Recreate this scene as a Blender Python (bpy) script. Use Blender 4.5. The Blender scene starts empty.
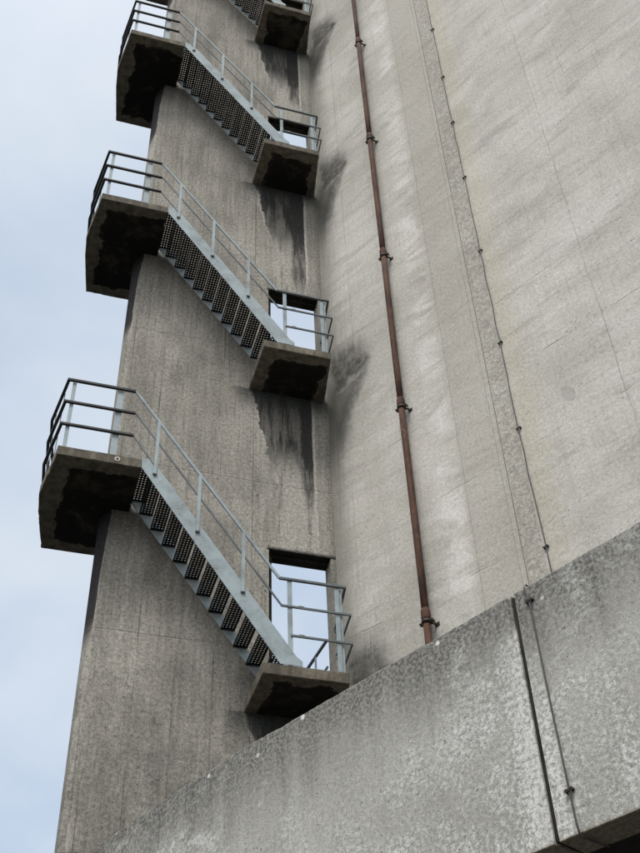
import bpy, bmesh, math, random
from mathutils import Vector, Matrix
random.seed(7)
scn = bpy.context.scene
COL = scn.collection

# ------------------------------------------------------------------ scene metrics (metres, eye height = 0)
GROUND = -1.6
PITCH = 5.69            # height of one turn of the stairs
LT, LB = 7.12, 6.97     # first landing, top and underside
ET, EB = 9.97, 9.815    # first end platform, top and underside
YN, YF, YB, YE = 11.06, 12.0, 12.26, 13.10
JL, JR, LINT = 3.14, 4.04, 9.55
CORNER = Vector((4.12, 12.0, 0))
WANG = math.radians(120.5 - 180)
PANG = math.radians(116.9 - 180)

# ------------------------------------------------------------------ mesh helpers
class MB:
    def __init__(s): s.bm = bmesh.new()
    def box(s, x0, x1, y0, y1, z0, z1):
        v = [s.bm.verts.new(p) for p in ((x0,y0,z0),(x1,y0,z0),(x1,y1,z0),(x0,y1,z0),(x0,y0,z1),(x1,y0,z1),(x1,y1,z1),(x0,y1,z1))]
        for f in ((0,3,2,1),(4,5,6,7),(0,1,5,4),(1,2,6,5),(2,3,7,6),(3,0,4,7)): s.bm.faces.new([v[i] for i in f])
        return s
    def prism(s, pts, a, b, axis='z'):
        """polygon pts extruded between a and b along axis ('z': pts are x,y;  'y': pts are x,z)"""
        mk = (lambda p, t: (p[0], p[1], t)) if axis == 'z' else (lambda p, t: (p[0], t, p[1]))
        A = [s.bm.verts.new(mk(p, a)) for p in pts]; B = [s.bm.verts.new(mk(p, b)) for p in pts]
        n = len(pts)
        s.bm.faces.new(A[::-1]); s.bm.faces.new(B)
        for i in range(n): s.bm.faces.new((A[i], A[(i+1)%n], B[(i+1)%n], B[i]))
        return s
    def bar(s, p, q, w, h, ext=0.0):
        p, q = Vector(p), Vector(q); d = (q-p).normalized(); p = p - d*ext; q = q + d*ext
        up = Vector((0,0,1)) if abs(d.z) < .95 else Vector((0,1,0))
        a = d.cross(up).normalized(); b = a.cross(d).normalized()
        r = []
        for c in (p, q):
            r.append([s.bm.verts.new(c + a*sx*w/2 + b*sy*h/2) for sx, sy in ((-1,-1),(1,-1),(1,1),(-1,1))])
        s.bm.faces.new(r[0][::-1]); s.bm.faces.new(r[1])
        for i in range(4): s.bm.faces.new((r[0][i], r[0][(i+1)%4], r[1][(i+1)%4], r[1][i]))
        return s
    def tube(s, pts, rad, n=12, caps=True, rads=None):
        rings = []
        for i, p in enumerate(pts):
            p = Vector(p)
            d = (Vector(pts[min(i+1, len(pts)-1)]) - Vector(pts[max(i-1, 0)])).normalized()
            ref = Vector((0,0,1)) if abs(d.z) < .9 else Vector((1,0,0))
            a = d.cross(ref).normalized(); b = d.cross(a).normalized()
            r = rads[i] if rads else rad
            rings.append([s.bm.verts.new(p + (a*math.cos(2*math.pi*k/n) + b*math.sin(2*math.pi*k/n))*r) for k in range(n)])
        for A, B in zip(rings, rings[1:]):
            for k in range(n):
                f = s.bm.faces.new((A[k], A[(k+1)%n], B[(k+1)%n], B[k])); f.smooth = True
        if caps: s.bm.faces.new(rings[0][::-1]); s.bm.faces.new(rings[-1])
        return s
    def build(s, name, mat, parent=None, bevel=0.0, loc=None, rotz=None, seg=1):
        bmesh.ops.recalc_face_normals(s.bm, faces=s.bm.faces[:])
        me = bpy.data.meshes.new(name); s.bm.to_mesh(me); s.bm.free()
        o = bpy.data.objects.new(name, me); COL.objects.link(o)
        me.materials.append(mat)
        if parent: o.parent = parent
        if loc is not None: o.location = loc
        if rotz is not None: o.rotation_euler.z = rotz
        if bevel:
            m = o.modifiers.new('bevel', 'BEVEL'); m.width = bevel; m.segments = seg; m.limit_method = 'ANGLE'; m.angle_limit = .6
        return o

def tag(o, label=None, cat=None, group=None, kind=None):
    if label: o['label'] = label
    if cat: o['category'] = cat
    if group: o['group'] = group
    if kind: o['kind'] = kind
    return o
def empty(name, loc=(0,0,0)):
    o = bpy.data.objects.new(name, None); COL.objects.link(o); o.location = loc; o.empty_display_size = .2
    return o
def copy_tree(o, parent=None):
    c = o.copy(); COL.objects.link(c); c.parent = parent
    for ch in list(o.children): copy_tree(ch, c)
    return c

# ------------------------------------------------------------------ node expression helper
class N:
    nt = None
    def __init__(s, sock): s.s = sock
    @staticmethod
    def m(op, *a):
        n = N.nt.nodes.new('ShaderNodeMath'); n.operation = op
        for i, v in enumerate(a):
            if isinstance(v, N): N.nt.links.new(v.s, n.inputs[i])
            else: n.inputs[i].default_value = v
        return N(n.outputs[0])
    def __add__(s, o): return N.m('ADD', s, o)
    __radd__ = __add__
    def __sub__(s, o): return N.m('SUBTRACT', s, o)
    def __rsub__(s, o): return N.m('SUBTRACT', o, s)
    def __mul__(s, o): return N.m('MULTIPLY', s, o)
    __rmul__ = __mul__
    def __truediv__(s, o): return N.m('DIVIDE', s, o)
def clamp(a): return N.m('MINIMUM', N.m('MAXIMUM', a, 0.0), 1.0)
def mx(a, b): return N.m('MAXIMUM', a, b)
def mn(a, b): return N.m('MINIMUM', a, b)
def ab(a): return N.m('ABSOLUTE', a)
def ss(a, b, x):
    n = N.nt.nodes.new('ShaderNodeMapRange'); n.interpolation_type = 'SMOOTHSTEP'
    if isinstance(x, N): N.nt.links.new(x.s, n.inputs['Value'])
    inv = not isinstance(a, N) and not isinstance(b, N) and a > b
    if inv: a, b = b, a
    for k, v in (('From Min', a), ('From Max', b)):
        if isinstance(v, N): N.nt.links.new(v.s, n.inputs[k])
        else: n.inputs[k].default_value = v
    if inv: n.inputs['To Min'].default_value = 1; n.inputs['To Max'].default_value = 0
    return N(n.outputs[0])
def coords():
    t = N.nt.nodes.new('ShaderNodeTexCoord'); s = N.nt.nodes.new('ShaderNodeSeparateXYZ')
    N.nt.links.new(t.outputs['Object'], s.inputs[0])
    return N(s.outputs[0]), N(s.outputs[1]), N(s.outputs[2])
def vec(x, y, z):
    c = N.nt.nodes.new('ShaderNodeCombineXYZ')
    for i, v in enumerate((x, y, z)):
        if isinstance(v, N): N.nt.links.new(v.s, c.inputs[i])
        else: c.inputs[i].default_value = v
    return N(c.outputs[0])
def noise(v, scale, detail=4, rough=.55, dist=0.0):
    n = N.nt.nodes.new('ShaderNodeTexNoise'); N.nt.links.new(v.s, n.inputs['Vector'])
    n.inputs['Scale'].default_value = scale; n.inputs['Detail'].default_value = detail
    n.inputs['Roughness'].default_value = rough; n.inputs['Distortion'].default_value = dist
    return N(n.outputs['Fac'])
def voro(v, scale, feature='F1', rnd=1.0):
    n = N.nt.nodes.new('ShaderNodeTexVoronoi'); N.nt.links.new(v.s, n.inputs['Vector']); n.feature = feature
    n.inputs['Scale'].default_value = scale; n.inputs['Randomness'].default_value = rnd
    return N(n.outputs['Distance']), (N(n.outputs['Color']) if feature == 'F1' else None)
def chan(c, i):
    s = N.nt.nodes.new('ShaderNodeSeparateColor'); N.nt.links.new(c.s, s.inputs[0]); return N(s.outputs[i])
def mix(f, a, b, mode='MIX'):
    n = N.nt.nodes.new('ShaderNodeMix'); n.data_type = 'RGBA'; n.blend_type = mode
    if isinstance(f, N): N.nt.links.new(f.s, n.inputs[0])
    else: n.inputs[0].default_value = f
    for v, k in ((a, 6), (b, 7)):
        if isinstance(v, N): N.nt.links.new(v.s, n.inputs[k])
        else: n.inputs[k].default_value = (*v, 1)
    return N(n.outputs[2])
def scale_col(c, f):
    n = N.nt.nodes.new('ShaderNodeVectorMath'); n.operation = 'SCALE'
    N.nt.links.new(c.s, n.inputs[0])
    if isinstance(f, N): N.nt.links.new(f.s, n.inputs[3])
    else: n.inputs[3].default_value = f
    return N(n.outputs[0])
def material(name, fn):
    m = bpy.data.materials.new(name); m.use_nodes = True; N.nt = m.node_tree
    b = m.node_tree.nodes['Principled BSDF']
    r = fn()
    col = r['col']
    if isinstance(col, N): N.nt.links.new(col.s, b.inputs['Base Color'])
    else: b.inputs['Base Color'].default_value = (*col, 1)
    rg = r.get('rough', .9)
    if isinstance(rg, N): N.nt.links.new(rg.s, b.inputs['Roughness'])
    else: b.inputs['Roughness'].default_value = rg
    b.inputs['Metallic'].default_value = r.get('metal', 0)
    b.inputs['Specular IOR Level'].default_value = r.get('spec', .3)
    if 'h' in r:
        bp = N.nt.nodes.new('ShaderNodeBump'); bp.inputs['Distance'].default_value = r.get('dist', .01)
        bp.inputs['Strength'].default_value = r.get('bump', .6)
        N.nt.links.new(r['h'].s, bp.inputs['Height']); N.nt.links.new(bp.outputs[0], b.inputs['Normal'])
    return m

def grain(x, y, z, coarse=1.0):
    """exposed aggregate: pores (dark), pebbles (light), height"""
    v = vec(x, y, z)
    g = ss(.30, .70, noise(v, 20*coarse, 6, .82))*.55 + ss(.32, .68, noise(v, 52*coarse, 3, .85))*.45
    dens = noise(v, 1.7, 3, .6)
    n1 = noise(v, 26*coarse, 2, .55, .4); n2 = noise(v, 11*coarse, 3, .6, .6)
    pores = ss(.64, .74, n1 + (dens - .5)*.20)*.85 + ss(.70, .76, n2 + (dens - .5)*.12)
    peb = ss(.36, .27, n1 + (dens - .5)*.10)
    return g, clamp(pores), peb

# ------------------------------------------------------------------ materials
def m_fin():
    x, y, z = coords()
    v = vec(x, y, z)
    g, pores, peb = grain(x, y, z)
    big = noise(v, .9, 5, .6)
    streak = noise(vec(x*7.0, y*7.0, z*.35), 1.0, 6, .65)
    fst = noise(vec(x*26.0, y*26.0, z*1.1), 1.0, 4, .7)
    col = mix(ss(.3, .7, big), (.213, .203, .181), (.322, .308, .278))
    col = mix(ss(.42, .68, streak)*.58, col, (.395, .38, .345))
    col = mix(ss(.52, .30, fst)*.50, col, (.125, .118, .102))
    # board tone: each shutter board has its own tone
    bd = N.m('FLOOR', (x + noise(vec(x, 0, z*.2), .5, 2)*.02)/.485)
    wn = N.nt.nodes.new('ShaderNodeTexWhiteNoise'); wn.noise_dimensions = '2D'
    N.nt.links.new(vec(bd, N.m('FLOOR', (z + 1.0)/2.845), 0).s, wn.inputs['Vector'])
    tone = N(wn.outputs['Value'])
    fr = N.m('FRACT', (x + noise(vec(x, 0, z*.2), .5, 2)*.02)/.485)
    line = ss(.018, .004, mn(fr, 1.0 - fr)) * ss(.42, .6, noise(vec(x*2.0, 0, z*.5), 1.0, 3))
    col = scale_col(col, .90 + tone*.18)
    col = mix(line*.7, col, (.085, .08, .072))
    # lift joints
    fz = N.m('FRACT', (z + .62 + noise(v, 1.3, 3)*.03)/2.845)
    lz = ss(.006, .001, mn(fz, 1.0 - fz))
    col = mix(lz*.14, col, (.12, .115, .10))
    # grime in the lower third beside the parapet + patch of patina
    pat = ss(.50, .66, noise(vec(x*1.2, y, z*.6), 1.1, 6, .6))
    col = mix(pat*.38, col, (.13, .128, .118))
    dmp = ss(8.6, 5.2, z + (streak - .5)*2.2 + (big - .5)*1.5) * ss(.30, .62, noise(v, 2.6, 6, .72))
    col = mix(dmp*.6, col, (.115, .112, .100))
    # greenish dark at corner with the tower
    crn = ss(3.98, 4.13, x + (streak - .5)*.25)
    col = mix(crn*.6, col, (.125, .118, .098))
    # black run-off under each landing
    t = N.m('FLOORED_MODULO', 6.98 - z, PITCH) if False else N.m('FRACT', (LB + .01 - z + PITCH*10)/PITCH)*PITCH
    en = noise(vec(x*1.0, z*.15, z*1.4), 2.4, 6, .65)
    en2 = noise(vec(x*9.0, 2.3, z*.7), 1.0, 6, .7)
    left = 2.86 + mn(t, 2.0)*.20 + (en - .5)*.30
    right = 3.83 + (noise(vec(2.0, z, 0), 1.7, 4) - .5)*.05
    inside = ss(left, left + .02, x) * (1.0 - ss(right, right + .015, x))
    w2 = N.nt.nodes.new('ShaderNodeTexWhiteNoise'); w2.noise_dimensions = '1D'
    N.nt.links.new(N.m('FLOOR', (LB + .01 - z + PITCH*10)/PITCH).s, w2.inputs['W'])
    lv, lv2, lv3 = chan(N(w2.outputs['Color']), 0), chan(N(w2.outputs['Color']), 1), chan(N(w2.outputs['Color']), 2)
    lenA = .95 + lv*1.2 + (en2 - .5)*2.6
    blkA = inside * (1.0 - ss(lenA - .5, lenA + .35, t))
    strand = ss(3.52 + lv2*.14, 3.62 + lv2*.12, x + (en - .5)*.16 + (en2 - .5)*.08) * (1.0 - ss(right, right + .012, x)) * (1.0 - ss(1.7 + lv3*1.0, 2.5 + lv3*.9, t + (en2 - .5)*1.8)) * (.55 + ss(.62, .42, noise(vec(x*14.0, 5.0, z*2.0), 1.0, 5, .7))*.45)
    blk = clamp(blkA * (.66 + ss(.60, .40, en2)*.42) + strand*.85)
    washed = inside * ss(3.3, 3.0, t) * ss(.2, .9, t)
    col = mix(washed*.75, col, (.38, .365, .33))
    col = mix(washed * ss(.47, .36, en2)*.6, col, (.13, .125, .115))
    col = mix(clamp(blk)*.95, col, (.020, .020, .021))
    rim = ss(.035, .0, ab(x - (right + .03))) * ss(3.1, 2.6, t)
    col = mix(rim*.8, col, (.46, .44, .40))
    riml = ss(.04, .0, ab(x - (left - .02))) * ss(1.6, 1.1, t)
    col = mix(riml*.7, col, (.38, .36, .32))
    # dark halo straight under slabs, fading downwards
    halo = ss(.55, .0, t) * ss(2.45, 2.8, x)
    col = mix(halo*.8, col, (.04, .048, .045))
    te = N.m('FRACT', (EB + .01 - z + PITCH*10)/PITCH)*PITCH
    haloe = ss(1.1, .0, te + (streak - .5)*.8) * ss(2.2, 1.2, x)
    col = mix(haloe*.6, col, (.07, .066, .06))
    # door head and jambs black with damp
    dz = N.m('FRACT', (z - LT + PITCH*10)/PITCH)*PITCH
    dj = ss(3.06, 3.10, x) * ss(.0, .02, dz) * ss(LINT - LT + .13, LINT - LT + .02, dz + (en - .5)*.12) * ss(12.01, 12.03, y)
    dj2 = ss(.05, .0, ab(dz - (LINT - LT) - .02 + (en2 - .5)*.06)) * ss(3.06, 3.12, x)
    rv = ss(LINT - LT - .02, LINT - LT - .005, dz) * ss(LINT - LT + .02, LINT - LT + .01, dz)
    col = mix(clamp(dj2*.7 + rv)*ss(3.1, 3.13, x), col, (.022, .021, .020))
    # end face below platforms: dark
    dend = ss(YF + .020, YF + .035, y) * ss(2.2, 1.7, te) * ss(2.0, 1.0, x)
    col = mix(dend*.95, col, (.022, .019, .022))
    sp = scale_col(col, .28 + g*1.34)
    pit = ss(.60, .70, noise(vec(x, y, z*.8), 17, 4, .7, .8) + (streak - .5)*.25)
    sp = mix(pit*.40, sp, (.06, .056, .05))
    sp = mix(pores*.85, sp, (.035, .032, .028))
    keep = 1.0 - clamp(blk + dend)
    sp = mix(peb*.45*keep, sp, (.44, .41, .35))
    # pale chipped arris at the free end
    ar = ss(.935, .90, x + (noise(v, 6.0, 5, .7) - .5)*.05) * ss(YF + .12, YF - .0, y)
    sp = mix(ar*.42*(1.0 - dend)*ss(.9, 1.6, te)*ss(.35, .6, fst + (g - .5)*.3), sp, (.38, .36, .32))
    h = g*.5 + (1.0 - pores)*.8 + peb*.4 - line*.8 - lz + fst*.5
    return dict(col=sp, rough=.93, h=h, dist=.006, bump=.8, spec=.2)

def m_tower():
    x, y, z = coords()          # x = distance from the inner corner, z up
    v = vec(x, y, z)
    g, pores, peb = grain(x, y, z)
    big = noise(v, .55, 5, .6)
    # cloudy formwork patterns, drawn out along the lifts
    cl = noise(vec(x*1.0, y, z*2.2), .9, 7, .65, .6)
    cl2 = noise(vec(x*.6, y, z*3.4), 1.7, 6, .62, .9)
    stv = noise(vec(x*5.0, 1.0, z*.16), 1.0, 6, .6)
    stf = noise(vec(x*22.0, 1.0, z*.7), 1.0, 4, .7)
    col = mix(ss(.32, .68, big), (.385, .372, .340), (.51, .498, .466))
    col = mix(ss(.45, .72, cl)*.5, col, (.60, .592, .57))
    col = mix(ss(.5, .30, cl2)*.50, col, (.285, .279, .258))
    col = mix(ss(.55, .75, stv)*.4, col, (.34, .33, .30))
    col = mix(ss(.50, .32, stf)*.22, col, (.25, .24, .22))
    # vertical weather bands
    bandA = ss(2.05, 2.35, x + (stv - .5)*.4) * ss(2.96, 2.92, x)
    col = mix(bandA*.55, col, (.345, .328, .290))
    wash = ss(1.75, 1.95, x) * ss(2.35, 2.1, x)
    col = mix(wash*ss(.42, .6, cl)*.6, col, (.63, .622, .60))
    strip = ss(2.945, 2.96, x) * ss(3.225, 3.20, x)
    d3, c3 = voro(v, 26)
    agg = mix(chan(c3, 0), (.19, .18, .155), (.40, .38, .34))
    col = mix(strip*.62, col, agg)
    warm = ss(3.24, 3.27, x) * ss(3.75, 3.3, x + (cl - .5)*.5)
    col = mix(warm*.45, col, (.44, .405, .32))
    # aggregate shows more on the far bay
    bay = ss(3.2, 3.3, x)
    # form joints
    jx = mx(ss(.010, .003, ab(x - 2.94)), mx(ss(.008, .002, ab(x - 2.86))*.45, ss(.008, .002, ab(x - 2.30 + (stf - .5)*.01))*.45))
    jx = mx(jx, ss(.012, .002, ab(x - .62 + (cl - .5)*.04))*.5*ss(.45, .55, stv))
    vx = x + (noise(vec(0, 0, z), .7, 3) - .5)*.12
    crk = mx(ss(.012, .002, ab(vx - 4.75)) * ss(.36, .60, noise(vec(x, 0, z*.5), .5, 5, .75)), ss(.012, .002, ab(vx - 5.35)) * ss(.48, .62, noise(vec(x + 7.0, 0, z), .8, 3)))
    lf = N.m('FRACT', (z + .4 + (noise(v, .8, 4, .6) - .5)*.22)/1.42)
    lift = ss(.012, .002, mn(lf, 1.0 - lf)) * ss(.50, .62, noise(v, 1.1, 5, .6))
    sp = scale_col(col, .64 + g*.70)
    sp = mix(clamp(jx)*.75, sp, (.12, .115, .10))
    sp = mix(crk*.30, sp, (.14, .135, .125))
    sp = mix(lift*.30, sp, (.16, .155, .14))
    # pocks strung along the lifts
    lowf = ss(.30, .0, mn(lf, 1.0 - lf)) * ss(.42, .62, noise(v, 2.2, 5, .7))
    pk = noise(vec(x, y, z*1.5), 24, 4, .7, .5); pc = noise(vec(x*.5, y, z*1.6), 1.6, 5, .65)
    pock = ss(.60, .72, pk + (pc - .5)*.35) * clamp(lowf*1.1 + bay*.35 + ss(.5, .7, pc)*.5)
    sp = mix(pock*.85, sp, (.11, .105, .095))
    sp = mix(pores*.5*(.35 + bay*.65), sp, (.12, .115, .105))
    sp = mix(peb*.45, sp, (.62, .60, .56))
    # greenish dark towards the corner and black fans beside the landings
    en = noise(v, 2.0, 7, .7, .4)
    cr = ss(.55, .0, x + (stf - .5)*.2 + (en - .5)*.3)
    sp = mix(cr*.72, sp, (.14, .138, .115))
    t = N.m('FRACT', (LT + 1.02 - z + PITCH*10)/PITCH)*PITCH
    wl = N.nt.nodes.new('ShaderNodeTexWhiteNoise'); wl.noise_dimensions = '1D'
    N.nt.links.new(N.m('FLOOR', (LT + 1.02 - z + PITCH*10)/PITCH).s, wl.inputs['W'])
    va, vb = chan(N(wl.outputs['Color']), 0), chan(N(wl.outputs['Color']), 1)
    ed2 = noise(v, 7.0, 7, .78, .3)
    tt = t - .02
    xx = x*(.78 + va*.38) + (en - .5)*.42 + (ed2 - .5)*.16
    bl = ss(.10, .20, xx) * ss(.98, .55, xx + (tt - .5)*(-.15)) * ss(-.05, .45, tt + (stf - .5)*.9 + (en - .5)*.5) * ss(1.16, 1.04, tt + x*.35 + (ed2 - .5)*.5)
    tc_ = .66 + vb*.12 - ss(.6, 1.7 + va*.7, tt)*.46
    tail = ss(.22, .03, ab(xx - tc_)) * ss(.5, .8, tt) * ss(2.7, 1.5, tt + (ed2 - .5)*1.2)
    inn = ss(tc_ + .05, tc_ - .08, xx) if False else ss(.0, .12, tc_ - xx)
    inn = inn * ss(.75, 1.0, tt) * ss(3.4, 1.6, tt + (stf - .5)*1.0)
    sp = mix(inn*.75, sp, (.105, .102, .088))
    sp = mix(clamp(bl*.95 + tail*.75)*(.62 + ss(.36, .60, ed2)*.45)*.96, sp, (.036, .037, .032))
    rr = ss(.05, .0, ab(tt + x*.35 + (ed2 - .5)*.5 - 1.18)) * ss(.15, .3, x) * ss(.8, .55, x)
    sp = mix(rr*.4, sp, (.5, .48, .42))
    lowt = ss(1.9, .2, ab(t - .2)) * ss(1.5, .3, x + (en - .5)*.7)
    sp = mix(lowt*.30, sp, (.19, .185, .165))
    # single patch
    px = (x - 4.02 + (z - 10.0)*.25)/.085; pz = (z - 10.0)/.15
    pat = ss(1.2, .9, px*px + pz*pz + (ed2 - .5)*3.0)
    sp = mix(pat*.38, sp, (.22, .215, .20))
    h = g*.5 + (1.0 - pores)*.5 + cl*1.4 + (1.0 - pock)*.8 - crk - clamp(jx) - lift + d3*strip*.5
    return dict(col=sp, rough=.92, h=h, dist=.008, bump=.75, spec=.2)

def m_parapet():
    x, y, z = coords()          # x along the face from the joint, z up from the underside
    v = vec(x, y, z)
    g, pores, peb = grain(x, y, z, 1.25)
    big = noise(v, 1.1, 5, .6)
    stv = noise(vec(x*4.5, 1.0, z*.45), 1.0, 6, .62)
    H = 2.05
    col = mix(ss(.3, .7, big), (.30, .298, .280), (.395, .393, .375))
    col = mix(ss(.48, .7, stv)*.5, col, (.265, .262, .244))
    # lichen-dark upper band
    dn = noise(v, 7.0, 7, .78)
    dn2 = noise(v, 30.0, 4, .7)
    up = ss(H - 1.0, H - .02, z + (stv - .5)*1.3 + (big - .5)*.5)
    col = mix(up*(.42 + ss(.42, .58, dn2)*.55)*.95, col, (.080, .079, .070))
    # efflorescence
    en = noise(v, 1.3, 7, .7, .5)
    ef = noise(v, 25.0, 8, .80, .2)
    reg = ss(.47, .62, en + (H*.5 - z)*.13 + ss(-1.5, 1.5, x)*.06)
    eff = reg * ss(.40, .60, ef + (en-.5)*.3)
    gx = 2.0*ss(-.34, -.03, x + (ef - .5)*.35) * ss(.03, .0, x) * ss(H - .25, H - .6, z)
    gx2 = ss(.10, .03, ab(x - .08 + (ef - .5)*.12)) * ss(H - .4, H - .9, z) * .6
    eff = clamp(eff + clamp(gx + gx2) * (.25 + ss(.36, .55, ef)*.75))
    col = mix(eff*.70*(.6 + ss(.35, .6, stv)*.5), col, (.60, .605, .59))
    drk = reg * ss(.60, .68, ef) * ss(.5, .62, dn)
    col = mix(drk*.5, col, (.19, .188, .178))
    sp = scale_col(col, .58 + g*.82)
    bl = ss(.66, .73, noise(v, 4.2, 6, .7)) * ss(.45, .6, dn)
    sp = mix(bl*.5, sp, (.11, .11, .105))
    sp = mix(pores*.9, sp, (.075, .075, .07))
    # lime-white blisters along the coping
    d4, c4 = voro(v, 6.5)
    wt = ss(.20, .13, d4 + (ef-.5)*.25) * ss(.70, .73, chan(c4, 0)) * ss(H - .30, H - .10, z)
    sp = mix(wt*.8, sp, (.72, .72, .70))
    # underside: brown
    und = ss(.03, .0, z)
    sp = mix(und*.9, sp, mix(ss(.35, .65, ef), (.16, .135, .095), (.34, .30, .235)))
    h = g*.6 + (1.0 - pores)*.6 + eff*.7 + dn*.5
    return dict(col=sp, rough=.92, h=h, dist=.006, bump=.8, spec=.2)

def slab_mat(x0, x1, y0, y1, z0, bias, amp=.26):
    def f():
        x, y, z = coords(); v = vec(x, y, z)
        g, pores, peb = grain(x, y, z)
        ge = N.nt.nodes.new('ShaderNodeNewGeometry'); wv = N(ge.outputs['Position'])
        en = noise(wv, 3.0, 7, .7, .5); e2 = noise(wv, .9, 3, .5)
        col = mix(ss(.3, .7, en), (.10, .088, .070), (.20, .18, .145))
        stv = noise(vec(x*9.0, y*9.0, z*2.0), 1.0, 5, .65)
        col = mix(ss(.56, .42, stv)*.6, col, (.06, .054, .045))
        # distance from the slab's edges -> black algae behind the drip edge
        dd = mn(mn(x - x0, x1 - x), mn(y - y0, y1 - y))
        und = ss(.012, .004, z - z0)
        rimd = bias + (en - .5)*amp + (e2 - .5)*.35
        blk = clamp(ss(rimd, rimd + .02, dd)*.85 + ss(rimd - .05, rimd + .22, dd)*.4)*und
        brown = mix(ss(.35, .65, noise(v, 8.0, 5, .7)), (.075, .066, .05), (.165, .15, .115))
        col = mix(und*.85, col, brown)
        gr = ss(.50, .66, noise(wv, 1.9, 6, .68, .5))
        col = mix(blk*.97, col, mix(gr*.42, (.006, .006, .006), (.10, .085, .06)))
        ln = ss(.02, .0, ab(dd - rimd - .0)) * und
        col = mix(ln*.25, col, (.25, .22, .17))
        sp = scale_col(col, .8 + g*.4)
        sp = mix(pores*.5*(1.0 - blk), sp, (.04, .036, .03))
        return dict(col=sp, rough=.9, h=g + (1.0 - pores)*.5, dist=.005, bump=.6, spec=.2)
    return f

def m_paint(base, dark, rust, amt):
    def f():
        x, y, z = coords(); v = vec(x, y, z)
        n = noise(v, 3.0, 6, .7); n2 = noise(v, 28.0, 5, .7)
        col = mix(ss(.35, .7, n), base, dark)
        col = mix(ss(.60, .72, n2 + (n - .5)*.7)*amt, col, rust)
        return dict(col=scale_col(col, .9 + n2*.2), rough=.55, spec=.35, h=n2, dist=.001, bump=.3)
    return f
def m_rust():
    x, y, z = coords(); v = vec(x, y, z)
    n = noise(vec(x, y, z*.35), 4.0, 6, .7); n2 = noise(v, 45.0, 5, .75)
    st = noise(vec(x*30.0, y*30.0, z*1.5), 1.0, 4, .7)
    col = mix(ss(.38, .60, n), (.032, .016, .012), (.082, .040, .026))
    col = mix(ss(.5, .7, st)*.4, col, (.13, .072, .046))
    col = mix(ss(.58, .72, n2)*.6, col, (.035, .018, .014))
    col = mix(ss(.56, .66, noise(vec(x, y, z*.6), 9.0, 5, .7))*.55, col, (.13, .064, .034))
    col = mix(ss(22.3, 22.5, z)*.55, col, (.26, .17, .11))
    return dict(col=col, rough=.8, spec=.3, h=n2, dist=.002, bump=.6)
def m_ground():
    x, y, z = coords(); v = vec(x, y, z)
    n = noise(v, .35, 6, .6); n2 = noise(v, 60.0, 4, .8)
    col = mix(ss(.4, .6, n), (.045, .045, .043), (.075, .072, .066))
    return dict(col=scale_col(col, .7 + n2*.6), rough=.95, h=n2, dist=.006, bump=.6)
def m_dark():
    x, y, z = coords(); v = vec(x, y, z)
    n = noise(v, 2.0, 6, .65)
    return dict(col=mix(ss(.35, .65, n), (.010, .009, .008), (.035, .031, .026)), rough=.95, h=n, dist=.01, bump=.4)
def m_disc():
    x, y, z = coords(); v = vec(x, y, z)
    return dict(col=mix(ss(.4, .6, noise(v, 60.0, 4)), (.42, .40, .33), (.62, .60, .52)), rough=.7)

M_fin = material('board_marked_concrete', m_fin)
M_tower = material('pale_weathered_concrete', m_tower)
M_par = material('grey_efflorescent_concrete', m_parapet)
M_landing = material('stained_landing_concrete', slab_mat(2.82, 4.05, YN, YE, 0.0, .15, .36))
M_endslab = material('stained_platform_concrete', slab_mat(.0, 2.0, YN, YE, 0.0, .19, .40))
M_steel = material('blue_grey_paint', m_paint((.30, .36, .39), (.20, .24, .258), (.14, .095, .065), .75))
M_rail = material('dull_grey_paint', m_paint((.13, .15, .16), (.075, .086, .092), (.10, .075, .06), .5))
M_dark = material('dark_painted_steel', m_paint((.028, .030, .034), (.018, .019, .021), (.06, .045, .035), .4))
M_tread = material('shade_dark_galvanised_plate', m_paint((.016, .016, .0165), (.010, .010, .010), (.06, .055, .05), .5))  # near-black: shade on the tread undersides is put into the colour
M_rust = material('rusted_iron', m_rust)
M_clip = material('black_iron', m_paint((.02, .018, .017), (.03, .022, .018), (.08, .04, .03), .5))
M_cable = material('weathered_cable', m_paint((.07, .068, .065), (.05, .048, .046), (.1, .08, .06), .5))
M_ground = material('worn_asphalt', m_ground)
M_shade_stain = material('shade_and_stain_concrete', m_dark)  # terrace shade put into the colour; also stained jambs and dark joint
M_disc = material('lime_disc', m_disc)

# ------------------------------------------------------------------ setting: ground
g = MB(); S = 400
g.bm.faces.new([g.bm.verts.new(p) for p in ((-S,-S,GROUND),(S,-S,GROUND),(S,S,GROUND),(-S,S,GROUND))])
tag(g.build('ground', M_ground), kind='structure')

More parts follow.
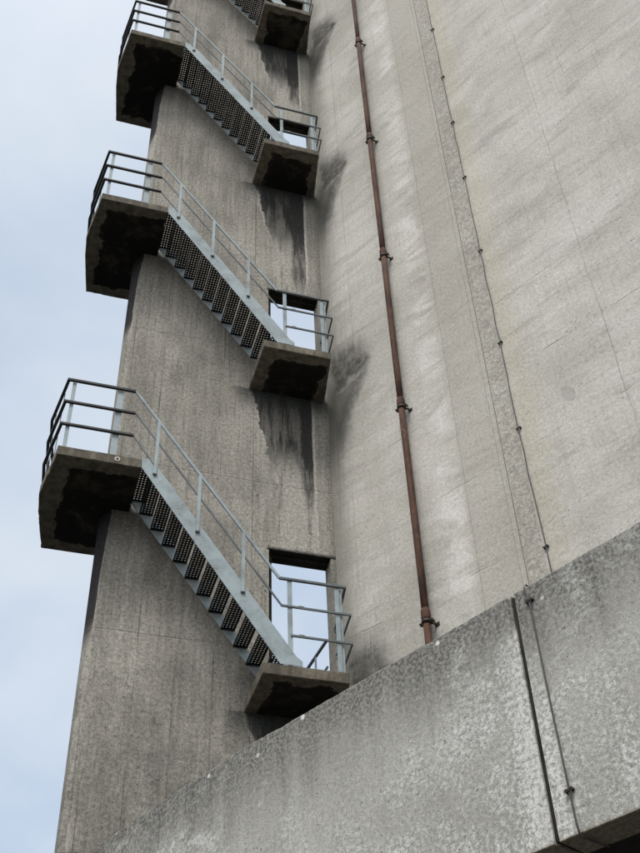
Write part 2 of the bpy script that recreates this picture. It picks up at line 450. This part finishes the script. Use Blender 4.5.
# ------------------------------------------------------------------ the thin wall with the door openings
def fin():
    top = 33.5
    b = bmesh.new()
    rng = random.Random(3)
    zs = set([GROUND - .2, top])
    doors = []
    for k in range(-1, 5):
        z0, z1 = LT - .07 + k*PITCH, LINT + k*PITCH
        doors.append((z0, z1)); zs |= {z0, z1}
    zz = sorted(zs); full = []
    for a, c in zip(zz, zz[1:]):
        n = max(1, int((c - a)/.11))
        full += [a + (c - a)*i/n for i in range(n)]
    full.append(top)
    def lerp(tab, t):
        for (a, u), (c, w_) in zip(tab, tab[1:]):
            if t <= c: return u + (w_ - u)*max(0, (t - a))/(c - a)
        return tab[-1][1]
    def xl(z):       # free end: bites in under each platform; further down it is chamfered
        t = (EB - z) % PITCH
        return (lerp([(0,.955),(.35,.925),(.9,.893),(1.7,.88),(2.7,.808),(5.3,.802),(5.5,.86),(5.69,.95)], t),
                lerp([(0,.006),(1.3,.010),(2.8,.085),(5.3,.10),(5.6,.01)], t))
    rows = []
    chip = 0
    for z in full:
        if rng.random() < .12: chip = rng.uniform(0, .03)
        chip *= .7
        j = rng.uniform(-.004, .004)
        f, cw = xl(z); f += chip + j; cw += rng.uniform(0, .006)
        xs_f = [f + cw, 1.2, JL, JR, 4.16]; xs_b = [.79, 1.2, JL, JR, 4.16]
        F = [b.verts.new((x, YF, z)) for x in xs_f]; Bk = [b.verts.new((x, YB, z)) for x in xs_b]
        E = b.verts.new((f + rng.uniform(-.003, .003), YF + .004 + cw*.45 + chip*.3, z))
        rows.append((F, Bk, E, z))
    def isdoor(zm): return any(a < zm < c for a, c in doors)
    prev = None
    for (F, Bk, E, z), (F2, B2, E2, z2) in zip(rows, rows[1:]):
        dr = isdoor((z + z2)/2)
        for i in range(4):
            if i == 2 and dr: continue
            b.faces.new((F[i], F[i+1], F2[i+1], F2[i])); b.faces.new((Bk[i+1], Bk[i], B2[i], B2[i+1]))
        b.faces.new((E, F[0], F2[0], E2)); b.faces.new((Bk[0], E, E2, B2[0]))
        b.faces.new((F[4], Bk[4], B2[4], F2[4]))
        if dr:
            b.faces.new((F[2], Bk[2], B2[2], F2[2])); b.faces.new((Bk[3], F[3], F2[3], B2[3]))
        if prev is not None and prev != dr:
            b.faces.new((F[2], F[3], Bk[3], Bk[2]))
        prev = dr
    F, Bk, E, z = rows[-1]; b.faces.new(F + Bk[::-1] + [E])
    F, Bk, E, z = rows[0]; b.faces.new(F[::-1] + [E] + Bk)
    bmesh.ops.recalc_face_normals(b, faces=b.faces[:])
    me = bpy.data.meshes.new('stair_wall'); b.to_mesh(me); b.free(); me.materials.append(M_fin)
    o = bpy.data.objects.new('stair_wall', me); COL.objects.link(o)
    tag(o, 'tall thin brown grey concrete wall carrying the zigzag stairs, pierced by doorways', 'wall')
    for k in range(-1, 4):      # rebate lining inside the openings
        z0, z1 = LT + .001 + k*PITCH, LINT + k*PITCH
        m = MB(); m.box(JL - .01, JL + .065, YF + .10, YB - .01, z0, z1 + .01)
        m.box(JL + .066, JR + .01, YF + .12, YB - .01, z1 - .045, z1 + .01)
        m.build('door_frame', M_shade_stain, o)
    return o
fin()

# ------------------------------------------------------------------ the tower: its long pale face, recessed joint strip
def tower():
    top = 34.5
    L = 15.0
    c20 = math.radians(18) - WANG        # rear face direction in local space
    m = MB()
    ex, ey = math.cos(c20)*12, math.sin(c20)*12
    # local: x along the face, +y into the tower
    pts = [(0,0),(2.945,0),(2.948,.008),(3.215,.008),(3.218,0),(L,0),(L+5,9),(8.5,19),(ex,ey)]
    m.prism(pts, GROUND - .2, top, 'z')
    o = m.build('concrete_tower', M_tower, loc=CORNER, rotz=WANG)
    return tag(o, 'huge pale concrete tower face with streaked lift marks and a rough vertical joint strip', 'tower')
tower()

def wall_pt(s, off, z):      # point on the tower face; off = distance in front of it
    d = Vector((math.cos(WANG), math.sin(WANG), 0)); n = Vector((d.y, -d.x, 0))   # outward, toward the viewer
    return CORNER + d*s + n*off + Vector((0,0,z))

# ------------------------------------------------------------------ rusty pipe with bracket collars
def pipe():
    base = wall_pt(1.52, .13, 0)
    root = empty('drain_pipe', (base.x, base.y, 3.6))
    tag(root, 'long rusty brown iron pipe running up the pale tower wall, held by collars', 'pipe')
    joints = [4.0, 7.70, 11.41, 14.99, 18.6, 22.4, 26.1, 29.8]
    pts = [(0,0,0)]; rd = [.062]
    m = MB()
    for a, c in zip([0.0] + [j - 3.6 for j in joints], [j - 3.6 for j in joints] + [30.5]):
        r = .049 if a + 3.6 < 22 else .044
        wob = random.uniform(-.006, .006)
        n = 4
        P = [(wob*math.sin(math.pi*i/n), wob*.6*math.sin(math.pi*i/n), a + (c - a)*i/n) for i in range(n+1)]
        m.tube(P, r, 20)
    m.build('pipe', M_rust, root)
    d = Vector((math.cos(WANG), math.sin(WANG), 0)); n = Vector((d.y, -d.x, 0))
    for i, z in enumerate(joints):
        zl = z - 3.6
        # socket (bell) of the pipe length above
        s = MB(); s.tube([(0,0,zl+.02),(0,0,zl+.05),(0,0,zl+.15),(0,0,zl+.19)], .07, 20, rads=[.052,.063,.061,.051])
        s.build('socket', M_rust, root)
        s = MB()
        s.tube([(0,0,zl-.022),(0,0,zl+.020)], .066, 20)
        for sg in (-1, 1):
            p = d*sg*.064
            s.bar((p.x, p.y, zl-.005), ((p + d*sg*.034).x, (p + d*sg*.034).y, zl-.005), .028, .038)
            q = p + d*sg*.022
            s.tube([tuple(q + n*.03 + Vector((0,0,zl-.005))), tuple(q - n*.045 + Vector((0,0,zl-.005)))], .012, 8)
        cbr = s.build('bracket_collar', M_clip, root)
        s = MB()
        q = -n*.055 + d*.045
        s.bar(tuple(q + Vector((0,0,zl-.005))), tuple(-n*.135 + d*.07 + Vector((0,0,zl-.005))), .02, .03)
        s.box(*[0.06, .16], -.0, .0001, zl-.04, zl+.04) if False else None
        s.bar(tuple(-n*.125 + d*.03 + Vector((0,0,zl-.005))), tuple(-n*.125 + d*.10 + Vector((0,0,zl-.005))), .012, .05)
        s.build('wall_plate', M_clip, cbr)
pipe()

# ------------------------------------------------------------------ parapet of the lower terrace in front
PJ = Vector((3.742, 6.610, 0))       # foot of the open joint, on the face
PTOP, PBOT = 5.18, 3.135
PH = PTOP - PBOT
def sweep(line, H, T, seed, name, mat, parent):
    """concrete panel: section swept along a plan polyline (front face), slightly uneven arrises"""
    rng = random.Random(seed); b = bmesh.new(); rings = []
    pts = []
    for p, q in zip(line, line[1:]):
        p, q = Vector(p), Vector(q); n = max(1, int((q - p).length/.045))
        pts += [p + (q - p)*i/n for i in range(n)]
    pts.append(Vector(line[-1]))
    ch = 0; ch2 = 0
    for i, p in enumerate(pts):
        d = (pts[min(i+1, len(pts)-1)] - pts[max(i-1, 0)]).normalized(); nr = Vector((-d.y, d.x))   # inward
        if rng.random() < .06: ch = rng.uniform(0, .028)
        if rng.random() < .05: ch2 = rng.uniform(0, .016)
        ch *= .72; ch2 *= .8
        sec = [(0, ch2*.6 + .004), (0, H - .014 - ch - rng.uniform(0, .004)), (.012 + ch*.7, H + rng.uniform(-.003, .002)), (T, H), (T, 0), (.006 + ch2, 0)]
        rings.append([b.verts.new((p.x + nr.x*a, p.y + nr.y*a, z)) for a, z in sec])
    for A, B in zip(rings, rings[1:]):
        for k in range(6): b.faces.new((A[k], B[k], B[(k+1)%6], A[(k+1)%6]))
    b.faces.new(rings[0]); b.faces.new(rings[-1][::-1])
    bmesh.ops.recalc_face_normals(b, faces=b.faces[:])
    me = bpy.data.meshes.new(name); b.to_mesh(me); b.free(); me.materials.append(mat)
    o = bpy.data.objects.new(name, me); COL.objects.link(o); o.parent = parent
    return o
def parapet():
    root = empty('terrace_parapet', (PJ.x, PJ.y, PBOT)); root.rotation_euler.z = PANG
    tag(root, 'deep grey concrete parapet slanting across the foreground, mottled with white lime bloom', 'parapet')
    inv = Matrix.Rotation(-PANG, 3, 'Z')
    loc = lambda x, y: (inv @ (Vector((x, y, 0)) - PJ)).xy
    left = [loc(1.245, 11.99), loc(1.66, 10.93), loc(2.19, 9.668), (-.022, 0)]
    o1 = sweep([tuple(v) for v in left], PH, .30, 4, 'panel', M_par, root)
    o2 = sweep([(.022, 0), (13.0, 0)], PH, .30, 9, 'panel', M_par, root)
    o1['label'] = 'long left panel running back towards the stair wall'
    o2['label'] = 'right panel with heavy white bloom'
    f = MB().box(-.0219, .0219, .020, .28, .02, PH - .03).build('joint_filler', M_shade_stain, root)
parapet()
def terrace():
    m = MB()
    d = Vector((math.cos(PANG), math.sin(PANG), 0)); n = Vector((-d.y, d.x, 0))
    w = lambda s, o: (PJ + d*s + n*o).xy
    a = w(12.9, .31); b = w(-3.4, .31)
    t1 = CORNER + Vector((math.cos(WANG), math.sin(WANG), 0))*14.5
    m.prism([tuple(b), tuple(a), (t1.x + .1, t1.y), (4.25, 11.99), (1.65, 11.99)][::-1], 3.27, 3.52)
    tag(m.build('terrace_floor', M_shade_stain), kind='structure')  # near-black colour paints in the deep shade below the slab
terrace()

# ------------------------------------------------------------------ cable with clips
def cable():
    root = empty('lightning_cable', tuple(wall_pt(3.24, .02, 3.53)))
    tag(root, 'thin dark cable clipped up the pale tower wall and down over the grey parapet', 'cable')
    off = Vector(root.location)
    rng = random.Random(5)
    clips = [5.9, 7.96, 9.90, 11.56, 13.66, 15.64, 17.34, 18.92, 20.78, 22.7, 24.6]
    P = [wall_pt(3.245, .022, 34.0)]
    z = 34.0
    while z > 3.7:
        z -= .35
        P.append(wall_pt(3.245 + rng.uniform(-.008, .008) + .05*ss_py(9.5, 6, z), .024, z))
    d = Vector((math.cos(PANG), math.sin(PANG), 0)); n = Vector((d.y, -d.x, 0))
    pp = lambda s, o, z: PJ + d*s + n*o + Vector((0,0,z))
    P += [wall_pt(3.26, .10, 3.56), pp(.30, -1.6, 3.55), pp(.16, -.42, 3.56), pp(.13, -.33, 3.75), pp(.13, -.33, 5.0), pp(.13, -.30, 5.20), pp(.135, -.02, 5.205), pp(.14, .018, 5.16),
          pp(.163, .020, 4.98), pp(.168, .020, 4.5), pp(.175, .020, 4.0), pp(.183, .020, 3.6), pp(.186, .02, 3.42), pp(.192, .02, 3.2), pp(.20, .012, 3.115), pp(.205, -.10, 3.115), pp(.22, -.28, 3.115), pp(.24, -.33, 3.25)]
    m = MB(); m.tube([tuple(p - off) for p in P], .0075, 6)
    m.build('cable', M_cable, root)
    dw = Vector((math.cos(WANG), math.sin(WANG), 0)); nw = Vector((dw.y, -dw.x, 0))
    def clip(c, du, nu):
        k = MB(); c = c - off
        for sg in (-1, 1):
            k.tube([tuple(c + du*sg*.022 + nu*.010 + Vector((0,0,sg*.003))), tuple(c + du*sg*.022 - nu*.020 + Vector((0,0,sg*.003)))], .0145, 10)
        k.bar(tuple(c - du*.032 + nu*.004), tuple(c + du*.032 + nu*.004), .012, .017)
        k.build('clip', M_clip, root)
    for z in clips: clip(wall_pt(3.245, .024, z) + dw*.05*ss_py(9.5, 6, z), dw, nw)
    clip(pp(.163, .022, 5.02), d, n); clip(pp(.185, .022, 3.44), d, n)
def ss_py(a, b, x):
    t = max(0, min(1, (x - a)/(b - a))); return t*t*(3 - 2*t)
cable()

# ------------------------------------------------------------------ concrete platforms
LPTS = [(2.82, YN), (3.89, YN), (4.06, YF), (4.11, YF + .13), (4.06, YB), (4.0, YE), (2.82, YE)]
EPTS = [(.07, YN), (1.165, YN), (1.165, YE), (.095, YE), (-.03, 12.3), (-.06, 11.93)]
ORD = ['lowest', 'second lowest', 'third', 'topmost visible']
def landing(k):
    m = MB().prism(LPTS, 0, LT - LB)
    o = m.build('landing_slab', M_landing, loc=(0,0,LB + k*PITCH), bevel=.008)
    return o
def slab_obj(name, pts, th, matfn, k, zb, mat):
    rng = random.Random(40 + k*3 + len(pts)); out = []; ch = 0
    for p, q in zip(pts, pts[1:] + pts[:1]):
        p, q = Vector(p), Vector(q); L_ = (q - p).length; n = max(1, int(L_/.05)); d = (q - p)/L_; nn = Vector((-d.y, d.x))
        out.append(tuple(p))
        for i in range(1, n):
            if rng.random() < .07: ch = rng.uniform(.004, .018)
            ch *= .6
            out.append(tuple(p + d*L_*i/n + nn*(ch + rng.uniform(-.0015, .0015))))
    m = MB().prism(out, 0, th)
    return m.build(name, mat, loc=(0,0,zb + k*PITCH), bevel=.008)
LLAB = ['small concrete landing beside the lowest doorway, partly behind the grey parapet',
        'small concrete landing with black stained underside at the second doorway up',
        'small concrete landing with black stained underside at the third doorway up',
        'small concrete landing cut by the top edge, black run-off below it']
ELAB = ['concrete end platform with dark underside and a pale round disc, lowest at the left',
        'concrete end platform with dark underside, middle of the three at the free wall end',
        'concrete end platform with dark underside, upper of the three at the free wall end',
        'dark underside of a platform just peeping in at the top edge']
E = [slab_obj('end_platform', EPTS, ET - EB, None, k, EB, M_endslab) for k in range(4)]
Ls = [slab_obj('landing', LPTS, LT - LB, None, k, LB, M_landing) for k in range(5)]
for k, o in enumerate(E): tag(o, ELAB[k], 'platform', 'end platforms of the zigzag stairs')
for k, o in enumerate(Ls):
    tag(o, LLAB[k] if k < 4 else 'highest landing above the top of the picture', 'landing', 'landings at the doorways')
disc = MB()
disc.tube([(.845, YN - .012, .075), (.845, YN + .004, .075)], .036, 20)
do = disc.build('anchor_disc', M_disc, E[0])
rg = MB(); rg.tube([(.845, YN - .020, .075), (.845, YN - .0125, .075)], .017, 16)
rg.build('plug', M_clip, do)

# ------------------------------------------------------------------ stair flights
def tread_mesh(depth=.186, width=.79):
    b = bmesh.new(); nx, ny = 4, 16
    cx_, cy_ = (depth - .012)/nx, (width - .02)/ny; r = .0108
    n = 8
    def cell(x0, y0, x1, y1, hole, z, flip):
        c = ((x0+x1)/2, (y0+y1)/2); hw, hh = (x1-x0)/2, (y1-y0)/2
        outer = [(1,0),(1,1),(0,1),(-1,1),(-1,0),(-1,-1),(0,-1),(1,-1)]
        O = [b.verts.new((c[0]+ox*hw, c[1]+oy*hh, z)) for ox, oy in outer]
        I = [b.verts.new((c[0]+math.cos(k*math.pi/4)*r, c[1]+math.sin(k*math.pi/4)*r, z)) for k in range(8)]
        for k in range(8):
            f = (O[k], O[(k+1)%8], I[(k+1)%8], I[k]); b.faces.new(f if not flip else f[::-1])
        return I
    for i in range(nx):
        for j in range(ny):
            x0, y0 = .006 + i*cx_, .01 + j*cy_
            A = cell(x0, y0, x0+cx_, y0+cy_, True, .0, False)
            B = cell(x0, y0, x0+cx_, y0+cy_, True, -.003, True)
            for k in range(8): b.faces.new((A[k], A[(k+1)%8], B[(k+1)%8], B[k]))
    def bx(x0,x1,y0,y1,z0,z1):
        v = [b.verts.new(p) for p in ((x0,y0,z0),(x1,y0,z0),(x1,y1,z0),(x0,y1,z0),(x0,y0,z1),(x1,y0,z1),(x1,y1,z1),(x0,y1,z1))]
        for f in ((0,3,2,1),(4,5,6,7),(0,1,5,4),(1,2,6,5),(2,3,7,6),(3,0,4,7)): b.faces.new([v[i] for i in f])
    bx(0, .0058, 0, width, -.035, .002); bx(depth-.0058, depth, 0, width, -.035, .002)
    bx(.0062, depth-.0062, 0, .0098, -.035, .002); bx(.0062, depth-.0062, width-.0098, width, -.035, .002)
    me = bpy.data.meshes.new('tread'); b.to_mesh(me); b.free(); me.materials.append(M_tread)
    return me
TREAD = tread_mesh()

def flight(back):
    """front: falls from the end platform (x=1.165) to the landing;  back: rises from it to the next landing"""
    root = empty('stair_flight', (1.165, 0, ET))
    rise = -(ET - LT) if not back else (LT + PITCH - ET)
    y0, y1 = (YN, 11.90) if not back else (YB + .06, YE)
    def pl(pts): return [(x - 1.165, z - ET) for x, z in pts]
    if not back:
        prof = pl([(1.168, 9.83), (1.168, 9.992), (1.30, 9.992), (3.234, 7.25), (3.31, 7.19), (3.31, LT + .002), (3.035, LT + .002)])
    else:
        zt = LT + PITCH
        prof = pl([(1.168, ET + .002), (1.42, ET + .002), (2.80, zt - .34), (2.816, zt - .30), (2.816, zt - .01), (2.74, zt - .01), (1.168, ET + .24)])
    outer, inner = (y0, y1) if not back else (y1, y0)
    sg = 1 if not back else -1
    for yy, s in ((outer, sg), (inner, -sg)):
        pr = prof
        if not back and s < 0: pr = pl([(1.168, 9.88), (1.168, 9.992), (1.30, 9.992), (3.16, 7.34), (3.16, 7.125), (3.12, 7.16), (2.916, 7.455)])
        m = MB().prism(pr, yy, yy + s*.010, 'y')
        # flanges of the channel (inward)
        def edge(a, c):
            a, c = Vector((a[0], 0, a[1])), Vector((c[0], 0, c[1])); d = (c - a).normalized(); nn = Vector((-d.z, 0, d.x))
            if nn.z > 0 and a is not None: pass
            return a, c, d
        st = m.build('stringer', M_steel, root, bevel=.002)
    nst = 11
    for k in range(0, nst + 1):
        t = bpy.data.objects.new('tread', TREAD); COL.objects.link(t); t.parent = root
        if not back: t.location = (.125 + .1685*(k-1) if k else .006, y0 + .045, -.2375*k + .01 - (.03 if not k else 0))
        else: t.location = (.02 + .1485*(k-1), y0 + .02, rise/12*k)
    # handrail, mid rail and posts on the open side
    yr = outer + (.0 if not back else 0) 
    sl = -1.378
    if not back:
        A, B = Vector((.985, yr, 11.20)), Vector((3.03, yr, 8.365))
        P = [(1.35, 9.74), (1.955, 8.90), (2.56, 8.07)]
        topz = lambda x: A.z + (x - A.x)*(B.z - A.z)/(B.x - A.x)
    else:
        A, B = Vector((.985, yr, 11.20)), Vector((2.95, yr, LT + PITCH + 1.245))
        topz = lambda x: A.z + (x - A.x)*(B.z - A.z)/(B.x - A.x)
        P = [(1.40, ET + .16), (2.0, ET + .98), (2.6, ET + 1.80)]
    o = Vector((1.165, 0, ET))
    mm = MB(); mm.bar(A - o, B - o, .026, .038, ext=.006); mm.build('handrail', M_steel, root, bevel=.004)
    dn = Vector((.03, 0, -.415))
    mm = MB(); mm.bar(A - o + dn, B - o + dn, .014, .024, ext=.004); mm.build('mid_rail', M_rail, root)
    if not back:
        mm = MB(); mm.bar(Vector((1.0, yr, 10.385)) - o, Vector((1.36, yr, 9.86)) - o, .014, .020); mm.build('mid_rail', M_rail, root)
    for x, zb in P:
        mm = MB(); m_y = yr - sg*.012
        mm.box(x - 1.165 - .023, x - 1.165 + .023, m_y - .006, m_y + .006, zb - ET, topz(x) - ET - .02)
        pst = mm.build('post', M_steel, root, bevel=.002)
        mm = MB()
        mm.box(x - 1.165 - .028, x - 1.165 + .028, m_y - sg*.0065 - .0065, m_y - sg*.0065 + .0065, zb - ET - .025, zb - ET - .002)
        mm.build('post_foot', M_clip, pst)
    return root
F0 = flight(False)
FLAB = ['lowest blue grey steel stair flight with perforated treads, its foot just above the parapet',
        'middle steel stair flight with perforated treads, between the two middle platforms',
        'upper steel stair flight with perforated treads, ending at the third doorway up',
        'steel stair flight cut off by the top edge, only its foot showing']
for k in range(4):
    o = F0 if k == 0 else copy_tree(F0)
    o.location.z = ET + k*PITCH
    tag(o, FLAB[k], 'stair flight', 'front stair flights on the thin wall')
B0 = flight(True)
for k in range(-1, 4):
    o = B0 if k == -1 else copy_tree(B0)
    o.location.z = ET + k*PITCH
    tag(o, 'steel stair flight behind the thin wall, hidden but for glimpses through a doorway', 'stair flight', 'rear stair flights behind the thin wall')

# ------------------------------------------------------------------ guard railings on the slabs
def poly_rail(root, pts, z, w, h, mat, name):
    m = MB(); R = []
    P = [Vector(p) for p in pts]
    for i, p in enumerate(P):
        d1 = (P[i] - P[i-1]).normalized() if i else (P[1] - P[0]).normalized()
        d2 = (P[i+1] - P[i]).normalized() if i < len(P)-1 else d1
        n1 = Vector((-d1.y, d1.x)); n2 = Vector((-d2.y, d2.x)); nn = (n1 + n2).normalized(); k = w/2/max(.3, nn.dot(n1))
        R.append([m.bm.verts.new((p.x + nn.x*k*a, p.y + nn.y*k*a, z + b*h/2)) for a, b in ((-1,-1),(1,-1),(1,1),(-1,1))])
    for A, B in zip(R, R[1:]):
        for k in range(4): m.bm.faces.new((A[k], A[(k+1)%4], B[(k+1)%4], B[k]))
    m.bm.faces.new(R[0][::-1]); m.bm.faces.new(R[-1])
    return m.build(name, mat, root)
def landing_rail(back):
    root = empty('landing_railing', (0, 0, LT))
    if not back:
        kinks = [3.03, 3.05, 3.17]
        path = lambda x: [(x, YN), (3.895 if x < 3.04 else 3.95, YN), (4.05, YF - .02)]
        posts = [(3.165, YN + .012, 0), (3.785, YN + .014, 0), (3.985, 11.62, 1)]
    else:
        kinks = [2.95, 2.97, 3.1]
        path = lambda x: [(x, YE - .01), (3.96, YE - .01), (4.02, YB + .02)]
        posts = [(3.0, YE - .03, 0), (3.86, YE - .03, 0), (3.985, 12.7, 1)]
    for i, (z, kx) in enumerate(zip((1.245, .835, .415), kinks)):
        poly_rail(root, path(kx), z, .034 if i == 0 else .022, .030 if i == 0 else .026, M_rail, 'top_rail' if i == 0 else 'mid_rail')
    for x, y, side in posts:
        m = MB()
        if side: m.box(x - .006, x + .006, y - .032, y + .032, 0, 1.225)
        else: m.box(x - .030, x + .030, y - .006, y + .006, 0, 1.225)
        m.build('post', M_steel, root, bevel=.002)
    if not back:
        m = MB(); m.box(3.822, 3.856, YN + .03, YN + .042, 0, 1.22); m.build('post', M_steel, root, bevel=.002)
        for z in (.415, .835):      # welded splices
            m = MB(); m.box(3.27, 3.34, YN - .016, YN - .0115, z - .02, z + .02); m.build('splice', M_rail, root)
    return root
def end_rail():
    root = empty('platform_railing', (0, 0, ET))
    for i, z in enumerate((1.225, .805, .390)):
        x0 = (.985, 1.01, 1.02)[i]
        pts = [(x0, YN), (.065, YN), (-.065, 11.93), (-.035, 12.30), (.09, YE - .01), (x0, YE - .01)]
        poly_rail(root, pts, z, .040, .034 if i == 0 else .030, M_dark, 'top_rail' if i == 0 else 'mid_rail')
    for x, y, ang in ((.150, YN + .026, 0), (.785, YN + .028, 0), (.045, 11.35, 1), (-.022, 11.80, 1), (.0, 12.40, 2), (.07, 12.9, 2), (.25, YE - .04, 0), (.8, YE - .04, 0)):
        m = MB()
        if ang == 0: m.box(x - (.044 if x > .5 else .026), x + (.044 if x > .5 else .026), y - .006, y + .006, 0, 1.205)
        else: m.box(x - .006, x + .006, y - .035, y + .035, 0, 1.205)
        m.build('post', M_steel if ang == 0 else M_rail, root, bevel=.002)
    return root
R1 = landing_rail(False)
RL = ['grey tube guard railing around the landing at the lowest doorway', 'guard railing around the landing at the second doorway up',
      'guard railing around the landing at the third doorway up', 'guard railing on the landing at the very top edge']
for k in range(4):
    o = R1 if k == 0 else copy_tree(R1)
    o.location.z = LT + k*PITCH
    tag(o, RL[k], 'railing', 'front landing railings')
R2 = landing_rail(True)
for k in range(4):
    o = R2 if k == 0 else copy_tree(R2)
    o.location.z = LT + k*PITCH
    tag(o, 'guard railing on the rear side of a landing, glimpsed through the doorway', 'railing', 'rear landing railings')
R3 = end_rail()
EL = ['black railed guard railing wrapping the lowest end platform at the left', 'black railed guard railing wrapping the middle end platform', 'black railed guard railing wrapping the upper end platform']
for k in range(3):
    o = R3 if k == 0 else copy_tree(R3)
    o.location.z = ET + k*PITCH
    tag(o, EL[k], 'railing', 'end platform railings')

# ------------------------------------------------------------------ light: bright overcast
SUN_EL, SUN_AZ = math.radians(52), math.radians(235)      # azimuth: direction the light comes from, from +x counter-clockwise
w = bpy.data.worlds.new('World'); scn.world = w; w.use_nodes = True
nt = w.node_tree; N.nt = nt
bg = nt.nodes['Background']
sky = nt.nodes.new('ShaderNodeTexSky'); sky.sky_type = 'NISHITA'; sky.sun_disc = False
sky.sun_elevation = SUN_EL; sky.sun_rotation = math.pi/2 - SUN_AZ; sky.altitude = 100; sky.air_density = 1.0; sky.dust_density = 2.5; sky.ozone_density = 1.5
tc = nt.nodes.new('ShaderNodeTexCoord'); sp = nt.nodes.new('ShaderNodeSeparateXYZ'); nt.links.new(tc.outputs['Generated'], sp.inputs[0])
X, Y, Z = (N(sp.outputs[i]) for i in range(3))
zz = mx(Z, .06) + .25
cv = vec(X/zz, Y/zz, 0.0)
c1 = noise(cv, 1.5, 6, .5, .3); c2 = noise(cv, 4.0, 5, .5, .3)
cl = clamp(ss(.36, .64, c1*.7 + c2*.3))
sdot = X*(math.cos(SUN_AZ)*math.cos(SUN_EL)) + Y*(math.sin(SUN_AZ)*math.cos(SUN_EL)) + Z*math.sin(SUN_EL)
glow = 1.0 + ss(.35, 1.0, sdot)*1.3
cloud = scale_col(mix(cl, (4.3, 5.2, 6.5), (6.5, 7.05, 7.6)), 1.0)
cloud = mix(ss(.30, 1.0, sdot), cloud, (14.5, 14.2, 13.4))
skyc = mix(.78, N(sky.outputs[0]), cloud)
nt.links.new(skyc.s, bg.inputs[0]); bg.inputs[1].default_value = .10

sd = bpy.data.lights.new('sun', 'SUN'); sd.energy = 1.5; sd.angle = math.radians(16); sd.color = (1.0, .965, .91)
so = bpy.data.objects.new('sun', sd); COL.objects.link(so)
dirv = Vector((math.cos(SUN_AZ)*math.cos(SUN_EL), math.sin(SUN_AZ)*math.cos(SUN_EL), math.sin(SUN_EL)))
so.rotation_euler = dirv.to_track_quat('Z', 'Y').to_euler(); so.location = dirv*60

# ------------------------------------------------------------------ camera (solved from the photograph)
cam = bpy.data.cameras.new('camera'); co = bpy.data.objects.new('camera', cam); COL.objects.link(co)
right = Vector((0.95829664, -0.28385719, -0.03305533)); down = Vector((0.173745, 0.67054798, -0.72123372)); fwd = Vector((0.22689256, 0.68541265, 0.69190264))
Mx = Matrix(((right.x, -down.x, -fwd.x), (right.y, -down.y, -fwd.y), (right.z, -down.z, -fwd.z)))
co.matrix_world = Mx.to_4x4()
cam.sensor_fit = 'VERTICAL'; cam.sensor_height = 36.0; cam.lens = 36.0*1115.356/853.0
cam.clip_start = .05; cam.clip_end = 2000
scn.camera = co
scn.render.resolution_x, scn.render.resolution_y = 768, 1024
scn.view_settings.view_transform = 'Standard'; scn.view_settings.look = 'None'
scn.view_settings.exposure = 0.42; scn.view_settings.gamma = 1.0
